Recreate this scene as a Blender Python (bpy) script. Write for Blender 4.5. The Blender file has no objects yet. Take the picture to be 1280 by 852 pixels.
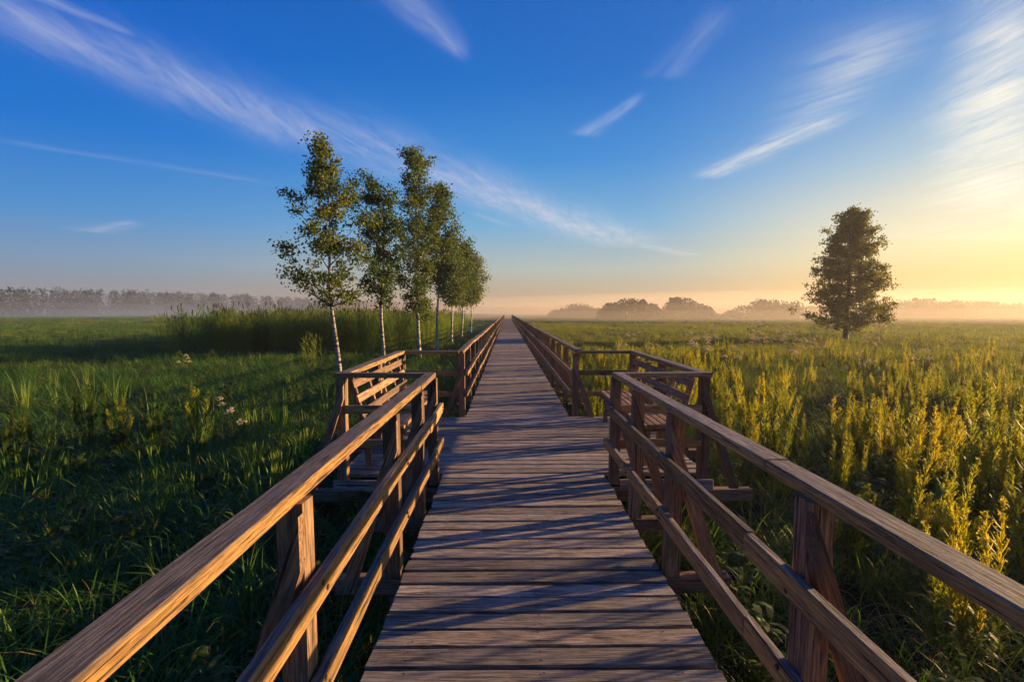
import bpy, math, random
import numpy as np
from mathutils import Vector, Matrix
R = math.radians
random.seed(7)
S = bpy.context.scene
C = S.collection

# ------------------------------------------------------------------ camera, sun, exposure
HCAM = 1.65                     # eye above the deck (deck top = 0)
GZ = -0.55                      # marsh ground below the deck
cam_d = bpy.data.cameras.new('camera')
cam = bpy.data.objects.new('camera', cam_d); C.objects.link(cam)
cam.location = (0, 0, HCAM); cam.rotation_euler = (R(90 - 3.43), 0, R(-0.57))
cam_d.sensor_width = 36; cam_d.lens = 36 * 600 / 1280
cam_d.clip_start = 0.05; cam_d.clip_end = 6000
S.camera = cam
SUN_AZ, SUN_EL = 73.0, 9.5      # degrees clockwise from +Y, above the horizon
sd = Vector((math.sin(R(SUN_AZ)) * math.cos(R(SUN_EL)), math.cos(R(SUN_AZ)) * math.cos(R(SUN_EL)), math.sin(R(SUN_EL))))
sun_d = bpy.data.lights.new('sun', 'SUN'); sun_d.energy = 5.0; sun_d.angle = R(0.6); sun_d.color = (1.0, 0.64, 0.29)
sun = bpy.data.objects.new('sun', sun_d); C.objects.link(sun)
sun.rotation_euler = sd.to_track_quat('Z', 'Y').to_euler()
S.view_settings.view_transform = 'Standard'; S.view_settings.look = 'None'
S.view_settings.exposure = 1.4; S.view_settings.gamma = 1.0
S.render.engine = 'CYCLES'
S.cycles.use_denoising = True
S.cycles.max_bounces = 6; S.cycles.diffuse_bounces = 3; S.cycles.glossy_bounces = 2
S.cycles.transmission_bounces = 3; S.cycles.volume_bounces = 1; S.cycles.transparent_max_bounces = 6
S.cycles.sample_clamp_indirect = 4.0
HAZE = 0.0007

# ------------------------------------------------------------------ node helpers
class NT:
    def __init__(s, nt): s.nt = nt; s.n = nt.nodes; s.l = nt.links
    def node(s, t, **kw):
        n = s.n.new(t)
        for k, v in kw.items(): setattr(n, k, v)
        return n
    def put(s, sock, v):
        if hasattr(v, 'is_linked') or isinstance(v, bpy.types.NodeSocket): s.l.new(v, sock)
        else: sock.default_value = v
    def m(s, op, a, b=None, c=None, clamp=False):
        n = s.node('ShaderNodeMath', operation=op); n.use_clamp = clamp
        s.put(n.inputs[0], a)
        if b is not None: s.put(n.inputs[1], b)
        if c is not None: s.put(n.inputs[2], c)
        return n.outputs[0]
    def v(s, op, a, b=None):
        n = s.node('ShaderNodeVectorMath', operation=op)
        s.put(n.inputs[0], a)
        if b is not None:
            s.put(n.inputs['Scale'] if op == 'SCALE' else n.inputs[1], b)
        return n.outputs['Value'] if op in ('DOT_PRODUCT', 'LENGTH') else n.outputs[0]
    def mix(s, f, a, b, mode='MIX'):
        n = s.node('ShaderNodeMix', data_type='RGBA', blend_type=mode)
        s.put(n.inputs[0], f); s.put(n.inputs[6], a); s.put(n.inputs[7], b)
        return n.outputs[2]
    def ramp(s, f, stops, interp='LINEAR'):
        n = s.node('ShaderNodeValToRGB'); cr = n.color_ramp; cr.interpolation = interp
        while len(cr.elements) > 1: cr.elements.remove(cr.elements[-1])
        for i, (p, c) in enumerate(stops):
            e = cr.elements[0] if i == 0 else cr.elements.new(p)
            e.position = p; e.color = (*c, 1) if len(c) == 3 else c
        s.put(n.inputs[0], f); return n.outputs[0]
    def step(s, x, a, b):
        n = s.node('ShaderNodeMapRange', interpolation_type='SMOOTHSTEP')
        s.put(n.inputs[0], x); n.inputs[1].default_value = a; n.inputs[2].default_value = b
        return n.outputs[0]
    def noise(s, vec, scale, detail=4, rough=.55, dist=0.0):
        n = s.node('ShaderNodeTexNoise'); s.put(n.inputs['Vector'], vec)
        n.inputs['Scale'].default_value = scale; n.inputs['Detail'].default_value = detail
        n.inputs['Roughness'].default_value = rough; n.inputs['Distortion'].default_value = dist
        return n.outputs[0]
    def mapping(s, vec, scale=(1, 1, 1), rot=(0, 0, 0), loc=(0, 0, 0)):
        n = s.node('ShaderNodeMapping'); s.put(n.inputs[0], vec)
        n.inputs['Location'].default_value = loc; n.inputs['Rotation'].default_value = rot; n.inputs['Scale'].default_value = scale
        return n.outputs[0]

def lin(r, g, b):
    f = lambda c: ((c / 255 + .055) / 1.055) ** 2.4 if c > 10.3 else c / 255 / 12.92
    return (f(r), f(g), f(b))

# ------------------------------------------------------------------ world: dawn sky with cirrus
W = bpy.data.worlds.new('World'); S.world = W; W.use_nodes = True
t = NT(W.node_tree); t.n.clear()
tc = t.node('ShaderNodeTexCoord'); D = t.v('NORMALIZE', tc.outputs['Generated'])
sep = t.node('ShaderNodeSeparateXYZ'); t.l.new(D, sep.inputs[0])
dx, dy, dz = sep.outputs
sky = t.node('ShaderNodeTexSky', sky_type='NISHITA'); sky.sun_disc = False
sky.sun_elevation = R(SUN_EL); sky.sun_rotation = R(SUN_AZ); sky.air_density = 1.3; sky.dust_density = 2.0; sky.ozone_density = 2.5
nish = t.v('SCALE', sky.outputs[0], 0.09)
hl = t.m('SQRT', t.m('ADD', t.m('MULTIPLY', dx, dx), t.m('MULTIPLY', dy, dy)))
sunh = Vector((sd.x, sd.y, 0)).normalized()
sx = t.m('DIVIDE', t.m('ADD', t.m('MULTIPLY', dx, sunh.x), t.m('MULTIPLY', dy, sunh.y)), t.m('MAXIMUM', hl, .001))
el = t.m('MULTIPLY', t.m('ARCSINE', dz), 180 / math.pi / 45.0, clamp=True)     # 0..1 = 0..45 deg
e_ = lambda d: d / 45.0
away = t.ramp(el, [(e_(0), lin(132, 128, 138)), (e_(2), lin(142, 147, 156)), (e_(5), lin(116, 152, 186)), (e_(9), lin(70, 142, 208)),
                   (e_(16), lin(6, 114, 208)), (e_(25), lin(0, 98, 200)), (1, lin(0, 60, 150))])
mid = t.ramp(el, [(e_(0), lin(160, 134, 106)), (e_(2), lin(180, 160, 130)), (e_(5), lin(176, 188, 182)), (e_(10), lin(116, 176, 216)),
                  (e_(17), lin(52, 142, 216)), (e_(25), lin(0, 112, 204)), (e_(34), lin(0, 96, 190)), (1, lin(0, 66, 160))])
near = t.ramp(el, [(e_(0), lin(208, 140, 70)), (e_(3), lin(246, 200, 112)), (e_(6), lin(255, 236, 176)), (e_(10), lin(236, 228, 198)), (e_(14), lin(176, 204, 216)),
                   (e_(19), lin(112, 168, 216)), (e_(27), lin(50, 128, 206)), (1, lin(10, 88, 180))])
c1 = t.mix(t.step(sx, -.62, .40), away, mid)
c2 = t.mix(t.step(sx, .50, 1.0), c1, near)
sa = t.m('MAXIMUM', t.v('DOT_PRODUCT', D, tuple(sd)), 0.0)
glow = t.v('SCALE', (1.0, .72, .34), t.m('MULTIPLY', t.m('POWER', sa, 30), .22))
base = t.mix(.04, c2, nish)
base = t.v('ADD', base, glow)
# cirrus: streaks laid out on a high flat sheet (direction / height)
iz = t.m('DIVIDE', 1.0, t.m('MAXIMUM', dz, .02))
px_, py_ = t.m('MULTIPLY', dx, iz), t.m('MULTIPLY', dy, iz)
comb = t.node('ShaderNodeCombineXYZ'); t.l.new(px_, comb.inputs[0]); t.l.new(py_, comb.inputs[1])
P = comb.outputs[0]
yaw, pit = R(.57), R(3.43)
def sheet(px, py):
    """a direction in the sky (given by its bearing/height in the photograph) on the cloud sheet"""
    v = Vector(((px - 640) / 600, 1, -(py - 426) / 600))
    v = Matrix.Rotation(-pit, 3, 'X') @ v; v = Matrix.Rotation(-yaw, 3, 'Z') @ v
    return Vector((v.x / v.z, v.y / v.z))
warp = t.node('ShaderNodeTexNoise'); t.l.new(P, warp.inputs['Vector']); warp.inputs['Scale'].default_value = 1.6; warp.inputs['Detail'].default_value = 3
Pw = t.v('ADD', P, t.v('SCALE', t.v('SUBTRACT', warp.outputs[1], (.5, .5, .5)), .16))
cloud = None
# (start px, end px, half width start, half width end, strength, fibre angle (deg off axis), crispness)
segs = [((-60, -12), (430, 188), 36, 32, .56, ((300, 130), (345, 175))), ((-60, -14), (430, 182), 15, 17, .30, ((100, 60), (300, 132))), ((330, 138), (795, 308), 38, 18, .74, ((480, 190), (540, 225))), ((385, 165), (790, 306), 14, 9, .3, ((600, 235), (770, 300))),
        ((30, -10), (180, 54), 12, 5, .38, ((60, 0), (160, 45))), ((490, -30), (578, 80), 42, 10, .42, ((520, 10), (575, 60))), ((-20, 172), (345, 230), 4, 4, .16, ((0, 175), (345, 230))), ((728, 172), (800, 116), 14, 6, .36, ((735, 165), (795, 120))),
        ((880, 224), (1060, 138), 9, 17, .66, ((920, 205), (1010, 165))), ((985, 178), (1115, 20), 32, 62, .42, ((990, 165), (1090, 138))), ((1262, -60), (1236, 268), 66, 92, .95, ((1160, 232), (1275, 196))),
        ((1330, -60), (1330, 280), 90, 130, .9, ((1160, 232), (1275, 196))), ((1150, 300), (1400, 262), 26, 30, .4, ((1160, 300), (1270, 285))), ((108, 290), (168, 276), 11, 6, .40, ((110, 288), (165, 276))), ((785, 303), (870, 320), 4, 4, .45, ((785, 303), (870, 320))), ((590, 265), (640, 284), 4, 4, .3, ((590, 265), (640, 284))), ((830, 100), (905, 10), 26, 16, .16, ((835, 90), (900, 15)))]
def wsheet(p, w): return (sheet(p[0] + w, p[1]) - sheet(p[0] - w, p[1])).length * .5
for (a, b, w0, w1, st, fib) in segs:
    A, B = sheet(*a), sheet(*b); ax = (B - A); L = ax.length; ax.normalize(); nx = Vector((-ax.y, ax.x)); px0 = (w0, w1)
    # breadth across the streak as seen at its two ends
    pd_ = Vector((b[0] - a[0], b[1] - a[1])).normalized(); pn = Vector((-pd_.y, pd_.x))
    acr = lambda p, w: abs((sheet(p[0] + pn.x * w, p[1] + pn.y * w) - sheet(p[0] - pn.x * w, p[1] - pn.y * w)).dot(nx)) * .5
    w0, w1 = acr(a, w0), acr((b[0], min(b[1], 330)), w1)
    q = t.v('SUBTRACT', Pw if max(px0) > 10 else P, (A.x, A.y, 0))
    u = t.m('DIVIDE', t.v('DOT_PRODUCT', q, (ax.x, ax.y, 0)), L)
    vv = t.v('DOT_PRODUCT', q, (nx.x, nx.y, 0))
    wid = t.m('MAXIMUM', t.m('MULTIPLY_ADD', u, w1 - w0, w0), .01)
    r = t.m('DIVIDE', vv, wid)
    g = t.m('EXPONENT', t.m('MULTIPLY', t.m('MULTIPLY', r, r), -1.6))
    ends = t.m('MULTIPLY', t.step(u, -.06, .12), t.step(u, 1.08, .80))
    fd = sheet(*fib[1]) - sheet(*fib[0]); an = math.atan2(fd.y, fd.x)
    k = 1.0 / max(w0, w1, .06)
    fn = t.noise(
                 t.mapping(t.mapping(P, rot=(0, 0, -an)), scale=(min(k, 7) * .35, min(k, 7) * 2.4, 1)), 1.0, 7, .62, .5)
    ff = t.noise(t.mapping(t.mapping(P, rot=(0, 0, -an)), scale=(2.6, 9, 1)), 1.0, 6, .65, 1.0)
    fn = t.m('ADD', t.m('MULTIPLY', fn, .55), t.m('MULTIPLY', ff, .45))
    d = t.m('MULTIPLY', t.m('MULTIPLY', g, ends), t.m('MULTIPLY', t.step(fn, .22, .76), st * 1.15))
    cloud = d if cloud is None else t.m('MAXIMUM', cloud, d)
brk = t.step(t.noise(t.mapping(P, scale=(.9, .9, 1)), 1.6, 5, .6), .28, .62)
cloud = t.m('MULTIPLY', cloud, t.m('MULTIPLY_ADD', brk, .18, .82))
# faint veils low down
lowv = t.m('MULTIPLY', t.step(t.noise(t.mapping(P, scale=(.12, .45, 1)), 1.0, 5, .6), .55, .8), t.m('MULTIPLY', t.step(dz, .015, .05), t.step(dz, .22, .08)))
cloud = t.m('ADD', cloud, t.m('MULTIPLY', lowv, .16), clamp=True)
ccol = t.mix(t.step(sx, .1, .95), (*lin(196, 200, 226), 1), (*lin(255, 250, 232), 1))
out = t.mix(cloud, base, ccol)
bg = t.node('ShaderNodeBackground'); t.l.new(out, bg.inputs[0]); bg.inputs[1].default_value = .385
wo = t.node('ShaderNodeOutputWorld'); t.l.new(bg.outputs[0], wo.inputs[0])
W.cycles.sampling_method = 'MANUAL'; W.cycles.sample_map_resolution = 1024

# ------------------------------------------------------------------ materials
def newmat(name):
    m = bpy.data.materials.new(name); m.use_nodes = True; k = NT(m.node_tree); k.n.clear()
    return m, k
def wood(name, dark, light, warm, grain=1.0, warmk=.4, bump=1.0, moss=0.0, grey=0.0):
    m, k = newmat(name)
    tc = k.node('ShaderNodeTexCoord'); oi = k.node('ShaderNodeObjectInfo'); rnd = oi.outputs['Random']
    off = k.node('ShaderNodeCombineXYZ'); k.put(off.inputs[0], k.m('MULTIPLY', rnd, 91.7)); k.put(off.inputs[1], k.m('MULTIPLY', rnd, 37.1)); k.put(off.inputs[2], k.m('MULTIPLY', rnd, 13.3))
    co = k.v('ADD', tc.outputs['Object'], off.outputs[0])
    wv = k.node('ShaderNodeTexNoise'); k.put(wv.inputs['Vector'], k.mapping(co, scale=(1.6, 6, 6))); wv.inputs['Scale'].default_value = 1; wv.inputs['Detail'].default_value = 2
    co2 = k.v('ADD', co, k.v('MULTIPLY', k.v('SUBTRACT', wv.outputs[1], (.5, .5, .5)), (0, .003, .003)))
    fine = k.noise(k.mapping(co2, scale=(7, 190 * grain, 190 * grain)), 1, 4, .75)
    med = k.noise(k.mapping(co2, scale=(3.2, 60, 60)), 1, 6, .72)
    big = k.noise(k.mapping(co, scale=(2.4, 9, 9)), 1, 5, .6)
    cr = k.noise(k.mapping(co2, scale=(2.2, 105 * grain, 105 * grain)), 1, 4, .7)
    crack = k.step(cr, .435, .385)
    vo = k.node('ShaderNodeTexVoronoi'); k.put(vo.inputs['Vector'], k.mapping(co, scale=(1.8, 7, 7))); vo.inputs['Scale'].default_value = 1.0
    knot = k.step(k.m('ADD', vo.outputs['Distance'], k.m('MULTIPLY', big, .06)), .17, .07)
    base = k.mix(k.step(med, .32, .68), (*dark, 1), (*light, 1))
    base = k.mix(k.m('MULTIPLY', k.step(big, .38, .66), warmk), base, (*warm, 1))
    base = k.mix(k.m('MULTIPLY', k.step(fine, .56, .42), .72), base, (dark[0] * .45, dark[1] * .45, dark[2] * .45, 1))
    base = k.mix(k.m('MULTIPLY', crack, .85), base, (.008, .007, .006, 1))
    base = k.mix(k.m('MULTIPLY', knot, .75), base, (.03, .018, .01, 1))
    # greyer and browner boards
    v = k.m('MULTIPLY_ADD', rnd, .78, .58)
    base = k.v('SCALE', base, v)
    hue = k.m('FRACT', k.m('MULTIPLY', rnd, 7.31))
    base = k.mix(k.m('MULTIPLY', hue, .35), base, k.v('MULTIPLY', base, (1.15, .92, .72)))
    if moss:
        mo = k.step(k.noise(k.mapping(co, scale=(7, 9, 9)), 1.0, 6, .7), .60, .74)
        base = k.mix(k.m('MULTIPLY', mo, moss), base, (.055, .06, .035, 1))
    # upward faces have greyed and split in the weather
    gn = k.node('ShaderNodeNewGeometry'); sn = k.node('ShaderNodeSeparateXYZ'); k.l.new(gn.outputs['Normal'], sn.inputs[0])
    topm = k.step(sn.outputs[2], .6, .9)
    if grey:
        lum = k.v('DOT_PRODUCT', base, (.33, .45, .22))
        gcol = k.v('SCALE', (1.08, 1.0, .97), k.m('MULTIPLY', lum, .78))
        fis = k.step(k.noise(k.mapping(co2, scale=(4.5, 210, 210)), 1, 3, .75), .52, .42)
        gcol = k.mix(k.m('MULTIPLY', fis, .75), gcol, (.018, .015, .013, 1))
        base = k.mix(k.m('MULTIPLY', topm, grey), base, gcol)
    p = k.node('ShaderNodeBsdfPrincipled'); k.put(p.inputs['Base Color'], base); p.inputs['Roughness'].default_value = .72
    p.inputs['Specular IOR Level'].default_value = .35
    h = k.m('ADD', k.m('MULTIPLY', fine, .35), k.m('ADD', k.m('MULTIPLY', med, .8), k.m('MULTIPLY', crack, -.9)))
    h = k.m('ADD', h, k.m('MULTIPLY', knot, -.3))
    b = k.node('ShaderNodeBump'); b.inputs['Strength'].default_value = .85 * bump; b.inputs['Distance'].default_value = .0035
    k.put(b.inputs['Height'], h); k.l.new(b.outputs[0], p.inputs['Normal'])
    o = k.node('ShaderNodeOutputMaterial'); k.l.new(p.outputs[0], o.inputs[0])
    return m
M = {}
M['deck'] = wood('weathered_deck_wood', (.18, .162, .142), (.47, .42, .36), (.44, .33, .22), .7, .5, 1.4, .3)
M['rail'] = wood('weathered_rail_wood', (.24, .140, .055), (.46, .28, .095), (.48, .25, .065), .8, .45, 1.3, .08, .9)
M['post'] = wood('post_wood', (.13, .08, .05), (.30, .18, .105), (.33, .18, .08), .8, .5, .9, .1)
M['bench'] = wood('bench_wood', (.17, .11, .075), (.40, .26, .16), (.42, .25, .12), 1.0, .4, .8, .05)

def leafmat(name, cols, trans=.45, tcol=None, rough=.55, nscale=.35, vnscale=9.0, backmul=1.6):
    """cols: 3 colours picked by slow noise / by instance; light passes through the blades"""
    m, k = newmat(name)
    g = k.node('ShaderNodeNewGeometry'); oi = k.node('ShaderNodeObjectInfo')
    a = k.noise(g.outputs['Position'], nscale, 4, .6)
    b = k.noise(g.outputs['Position'], vnscale, 2, .5)
    f = k.m('ADD', k.m('MULTIPLY', a, .75), k.m('ADD', k.m('MULTIPLY', b, .35), k.m('MULTIPLY', oi.outputs['Random'], .25)))
    f = k.m('ADD', f, -.17)
    col = k.ramp(f, [(.30, cols[0]), (.5, cols[1]), (.72, cols[2])])
    p = k.node('ShaderNodeBsdfPrincipled'); k.put(p.inputs['Base Color'], col); p.inputs['Roughness'].default_value = rough
    p.inputs['Specular IOR Level'].default_value = .3
    tr = k.node('ShaderNodeBsdfTranslucent')
    tcx = k.v('MULTIPLY', col, tcol or (backmul * 1.15, backmul, backmul * .35))
    k.put(tr.inputs[0], tcx)
    mx = k.node('ShaderNodeMixShader'); mx.inputs[0].default_value = trans
    k.l.new(p.outputs[0], mx.inputs[1]); k.l.new(tr.outputs[0], mx.inputs[2])
    o = k.node('ShaderNodeOutputMaterial'); k.l.new(mx.outputs[0], o.inputs[0])
    return m
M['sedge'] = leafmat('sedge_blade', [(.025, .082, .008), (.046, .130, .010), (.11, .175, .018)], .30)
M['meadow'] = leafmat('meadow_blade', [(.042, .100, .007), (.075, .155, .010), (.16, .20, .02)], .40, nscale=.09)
M['straw'] = leafmat('dry_straw', [(.12, .085, .035), (.19, .14, .06), (.25, .19, .09)], .3)
M['gold'] = leafmat('goldenrod_flower', [(.125, .185, .014), (.235, .262, .02), (.42, .37, .03)], .45, nscale=1.2)
M['goldleaf'] = leafmat('goldenrod_leaf', [(.035, .065, .010), (.06, .10, .014), (.10, .13, .02)], .45, nscale=1.2)
M['reed'] = leafmat('reed_leaf', [(.08, .17, .02), (.13, .22, .03), (.22, .26, .05)], .55, nscale=.25)
M['plume'] = leafmat('reed_plume', [(.055, .035, .025), (.09, .055, .035), (.13, .085, .055)], .3)
M['leafb'] = leafmat('birch_leaf', [(.028, .060, .008), (.055, .095, .012), (.12, .13, .02)], .40, nscale=.8, vnscale=5)
M['leafs'] = leafmat('lone_tree_leaf', [(.04, .055, .010), (.07, .08, .013), (.11, .11, .02)], .50, nscale=.6)
M['leaff'] = leafmat('far_leaf', [(.012, .020, .014), (.014, .023, .016), (.017, .026, .018)], .03, nscale=.05, vnscale=.6)
M['dock'] = leafmat('dock_leaf', [(.04, .11, .015), (.06, .15, .02), (.08, .17, .025)], .5)
M['umbel'] = leafmat('umbel_flower', [(.50, .43, .27), (.58, .50, .33), (.66, .58, .40)], .35, tcol=(.9, .85, .7))

m, k = newmat('birch_bark'); M['bark'] = m
tc = k.node('ShaderNodeTexCoord')
n1 = k.noise(k.mapping(tc.outputs['Object'], scale=(7, 7, 26)), 1, 4, .6)
n2 = k.noise(k.mapping(tc.outputs['Object'], scale=(4, 4, 3)), 1, 4, .6)
wh = k.mix(k.step(n2, .38, .62), (.52, .48, .42, 1), (.22, .18, .15, 1))
col = k.mix(k.step(n1, .515, .575), wh, (.035, .028, .022, 1))
p = k.node('ShaderNodeBsdfPrincipled'); k.put(p.inputs['Base Color'], col); p.inputs['Roughness'].default_value = .7
b = k.node('ShaderNodeBump'); b.inputs['Strength'].default_value = .6; b.inputs['Distance'].default_value = .01; k.put(b.inputs['Height'], n1); k.l.new(b.outputs[0], p.inputs['Normal'])
o = k.node('ShaderNodeOutputMaterial'); k.l.new(p.outputs[0], o.inputs[0])
m, k = newmat('twig_bark'); M['twig'] = m
p = k.node('ShaderNodeBsdfPrincipled'); g = k.node('ShaderNodeNewGeometry')
k.put(p.inputs['Base Color'], k.ramp(k.noise(g.outputs['Position'], 14, 4), [(.3, (.03, .02, .014)), (.7, (.09, .065, .045))])); p.inputs['Roughness'].default_value = .8
o = k.node('ShaderNodeOutputMaterial'); k.l.new(p.outputs[0], o.inputs[0])
m, k = newmat('marsh_soil'); M['ground'] = m
g = k.node('ShaderNodeNewGeometry'); pos = g.outputs['Position']
a = k.noise(pos, .03, 6, .6); b_ = k.noise(k.mapping(pos, scale=(1, 1, 1)), 2.2, 6, .7); st = k.noise(k.mapping(pos, scale=(.004, .03, 1)), 1, 5, .65)
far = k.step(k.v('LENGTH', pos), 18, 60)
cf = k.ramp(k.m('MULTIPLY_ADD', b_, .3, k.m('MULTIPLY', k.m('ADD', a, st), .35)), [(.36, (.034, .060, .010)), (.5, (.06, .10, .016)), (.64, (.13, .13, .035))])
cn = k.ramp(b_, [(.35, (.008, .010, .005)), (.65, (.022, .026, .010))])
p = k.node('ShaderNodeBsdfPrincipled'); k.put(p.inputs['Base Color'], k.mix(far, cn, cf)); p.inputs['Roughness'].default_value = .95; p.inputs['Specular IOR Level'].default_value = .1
b = k.node('ShaderNodeBump'); b.inputs['Strength'].default_value = 1; b.inputs['Distance'].default_value = .15; k.put(b.inputs['Height'], b_); k.l.new(b.outputs[0], p.inputs['Normal'])
o = k.node('ShaderNodeOutputMaterial'); k.l.new(p.outputs[0], o.inputs[0])

# ------------------------------------------------------------------ object helpers
def mesh(name, verts, faces, mat, smooth=False):
    me = bpy.data.meshes.new(name); me.from_pydata([tuple(v) for v in verts], [], faces)
    for mm in (mat if isinstance(mat, (list, tuple)) else [mat]): me.materials.append(M[mm])
    if smooth: me.polygons.foreach_set('use_smooth', [True] * len(me.polygons))
    me.update(); return me
def link(name, me, parent=None, loc=None, rot=None, scale=None):
    o = bpy.data.objects.new(name, me); C.objects.link(o)
    if parent: o.parent = parent
    if loc is not None: o.location = loc
    if rot is not None: o.rotation_euler = rot
    if scale is not None: o.scale = scale if hasattr(scale, '__len__') else (scale,) * 3
    return o
def tag(o, label=None, cat=None, group=None, kind=None):
    if label: o['label'] = label
    if cat: o['category'] = cat
    if group: o['group'] = group
    if kind: o['kind'] = kind
    return o
def thing(name, label, cat, loc=(0, 0, 0), group=None):
    o = bpy.data.objects.new(name, None); C.objects.link(o); o.location = loc; o.empty_display_size = .1
    return tag(o, label, cat, group)

def board_mesh(L, w, h, mat, seg=6, ch=.004, wav=.002, seed=0, endj=.004, name='board'):
    """timber along local X (centred), w along Y, h along Z, chamfered long edges, slight warp"""
    rg = random.Random(seed)
    pr = [(-w / 2 + ch, h / 2), (w / 2 - ch, h / 2), (w / 2, h / 2 - ch), (w / 2, -h / 2), (-w / 2, -h / 2), (-w / 2, h / 2 - ch)]
    V, F = [], []
    n = len(pr)
    p1, p2, q1 = rg.uniform(0, 6), rg.uniform(0, 6), rg.uniform(.6, 1.5)
    for i in range(seg + 1):
        x = -L / 2 + L * i / seg
        dyy = wav * math.sin(p1 + q1 * x * 2) + rg.uniform(-wav, wav) * .3
        dzz = wav * math.sin(p2 + q1 * x * 1.5) + rg.uniform(-wav, wav) * .3
        tw = rg.uniform(-1, 1) * wav * .6
        for j, (y, z) in enumerate(pr):
            ex = rg.uniform(-endj, endj) if i in (0, seg) else 0
            V.append((x + ex, y + dyy + rg.uniform(-.4, .4) * wav, z + dzz + tw * y / w + rg.uniform(-.25, .25) * wav))
    for i in range(seg):
        for j in range(n):
            a, b = i * n + j, i * n + (j + 1) % n
            F.append((a, a + n, b + n, b))
    F.append(tuple(range(n))); F.append(tuple(reversed(range(seg * n, seg * n + n))))
    return mesh(name, V, F, mat)
_pool = {}
def board(name, parent, p0, p1, w, h, mat, seed=None, near=True, wav=.002, up=(0, 0, 1), label=None):
    """a timber from p0 to p1; w across, h along `up`"""
    p0, p1 = Vector(p0), Vector(p1); L = (p1 - p0).length
    if seed is None: seed = random.randrange(3)
    key = (round(L, 3), w, h, mat, seed, wav)
    if key not in _pool:
        _pool[key] = board_mesh(L, w, h, mat, max(2, min(14, int(L / .3))) if near else 1, min(.006, h * .15), wav, seed, name=name)
    x = (p1 - p0).normalized(); z = Vector(up); z = (z - x * z.dot(x)).normalized(); y = z.cross(x)
    o = link(name, _pool[key], parent)
    m = Matrix((x, y, z)).transposed().to_4x4(); m.translation = (p0 + p1) / 2
    o.matrix_local = m
    return o

# ------------------------------------------------------------------ terrain
rs = np.random.RandomState(3)
def gheight(x, y):
    d = np.hypot(x, y)
    return GZ + .05 * np.sin(x * 1.3 + .7 * y) * np.cos(y * .9) + .10 * np.sin(x * .13 + 1) * np.sin(y * .11) * np.clip(d / 15, 0, 1)
xs = np.concatenate([-np.geomspace(1200, 30, 26), np.linspace(-28, 28, 90), np.geomspace(30, 1200, 26)])
ys = np.concatenate([np.array([-70, -50, -35, -22, -14]), np.linspace(-8, 40, 80), np.geomspace(42, 1700, 40)])
X, Y = np.meshgrid(xs, ys); Z = gheight(X, Y)
nx, ny = len(xs), len(ys)
V = np.stack([X.ravel(), Y.ravel(), Z.ravel()], 1)
F = [(j * nx + i, j * nx + i + 1, (j + 1) * nx + i + 1, (j + 1) * nx + i) for j in range(ny - 1) for i in range(nx - 1)]
tag(link('ground', mesh('ground', V, F, 'ground', True)), 'dark marshy meadow ground under grass and weeds', kind='structure')

# ------------------------------------------------------------------ boardwalk
XL, XR = -.655, .985
PITCH, PW, PT = .142, .1205, .038
Y0 = -1.35
BAY0, BAY1 = 4.78, 7.50
BXL, BXR = -1.72, 2.05
bw = thing('boardwalk', 'weathered plank boardwalk running straight to the horizon with a widened resting platform', 'boardwalk')
def screws(me, xs_):
    me.materials.append(M['screw'])
    import bmesh
    bm = bmesh.new(); bm.from_mesh(me)
    for x in xs_:
        for y in (-PW * .28, PW * .28):
            xx, yy = x + random.uniform(-.006, .006), y + random.uniform(-.006, .006)
            vs = [bm.verts.new((xx + .0055 * math.cos(a * math.pi / 3), yy + .0055 * math.sin(a * math.pi / 3), PT / 2 + .0024)) for a in range(6)]
            f = bm.faces.new(vs); f.material_index = 1
    bm.to_mesh(me); bm.free(); return me
m, k = newmat('rusty_screw'); M['screw'] = m
p = k.node('ShaderNodeBsdfPrincipled'); p.inputs['Base Color'].default_value = (.03, .018, .012, 1); p.inputs['Roughness'].default_value = .6; p.inputs['Metallic'].default_value = .3
o = k.node('ShaderNodeOutputMaterial'); k.l.new(p.outputs[0], o.inputs[0])
pl_n = [board_mesh(XR - XL, PW, PT, 'deck', 12, .004, .0022, 100 + i, .009, 'plank') for i in range(9)]
pl_w = [board_mesh(BXR - BXL, PW, PT, 'deck', 16, .004, .0022, 200 + i, .009, 'plank') for i in range(5)]
pl_f = [board_mesh(XR - XL, PW, PT, 'deck', 2, .004, .002, 300 + i, .01, 'plank') for i in range(5)]
cx = (XL + XR) / 2
rp = random.Random(5)
for me in pl_n: screws(me, (-.64, 0, .64))
for me in pl_w: screws(me, (-1.7, -.64, 0, .64, 1.7))
y, i = Y0, 0
rows = []
while y < 118:
    wide = BAY0 <= y <= BAY1
    rows.append((y, wide)); y += PITCH * (1 + rp.uniform(-.03, .03))
for i, (y, wide) in enumerate(rows[:300]):
    me = rp.choice(pl_w if wide else (pl_n if y < 14 else pl_f))
    o = link('plank', me, bw, ((BXL + BXR) / 2 if wide else cx + rp.uniform(-.006, .006), y, -PT / 2 + rp.uniform(-.002, .003)),
             (rp.uniform(-.010, .010), rp.uniform(-.0015, .0015), rp.uniform(-.004, .004) + (math.pi if rp.random() < .5 else 0)))
V, F = [], []
for (y, wide) in rows[300:]:
    j = rp.uniform(-.004, .004); b0 = len(V)
    V += [(XL + sx_ * (XR - XL), y + sy * PW, z) for z in (-PT, j) for sy in (-.5, .5) for sx_ in (0, 1)]
    F += [tuple(b0 + q for q in f) for f in ((4, 5, 7, 6), (0, 2, 3, 1), (0, 1, 5, 4), (2, 6, 7, 3), (0, 4, 6, 2), (1, 3, 7, 5))]
tag(link('plank_run', mesh('plank_run', V, F, 'deck'), bw), 'distant planks narrowing towards the horizon', kind='stuff')
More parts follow.
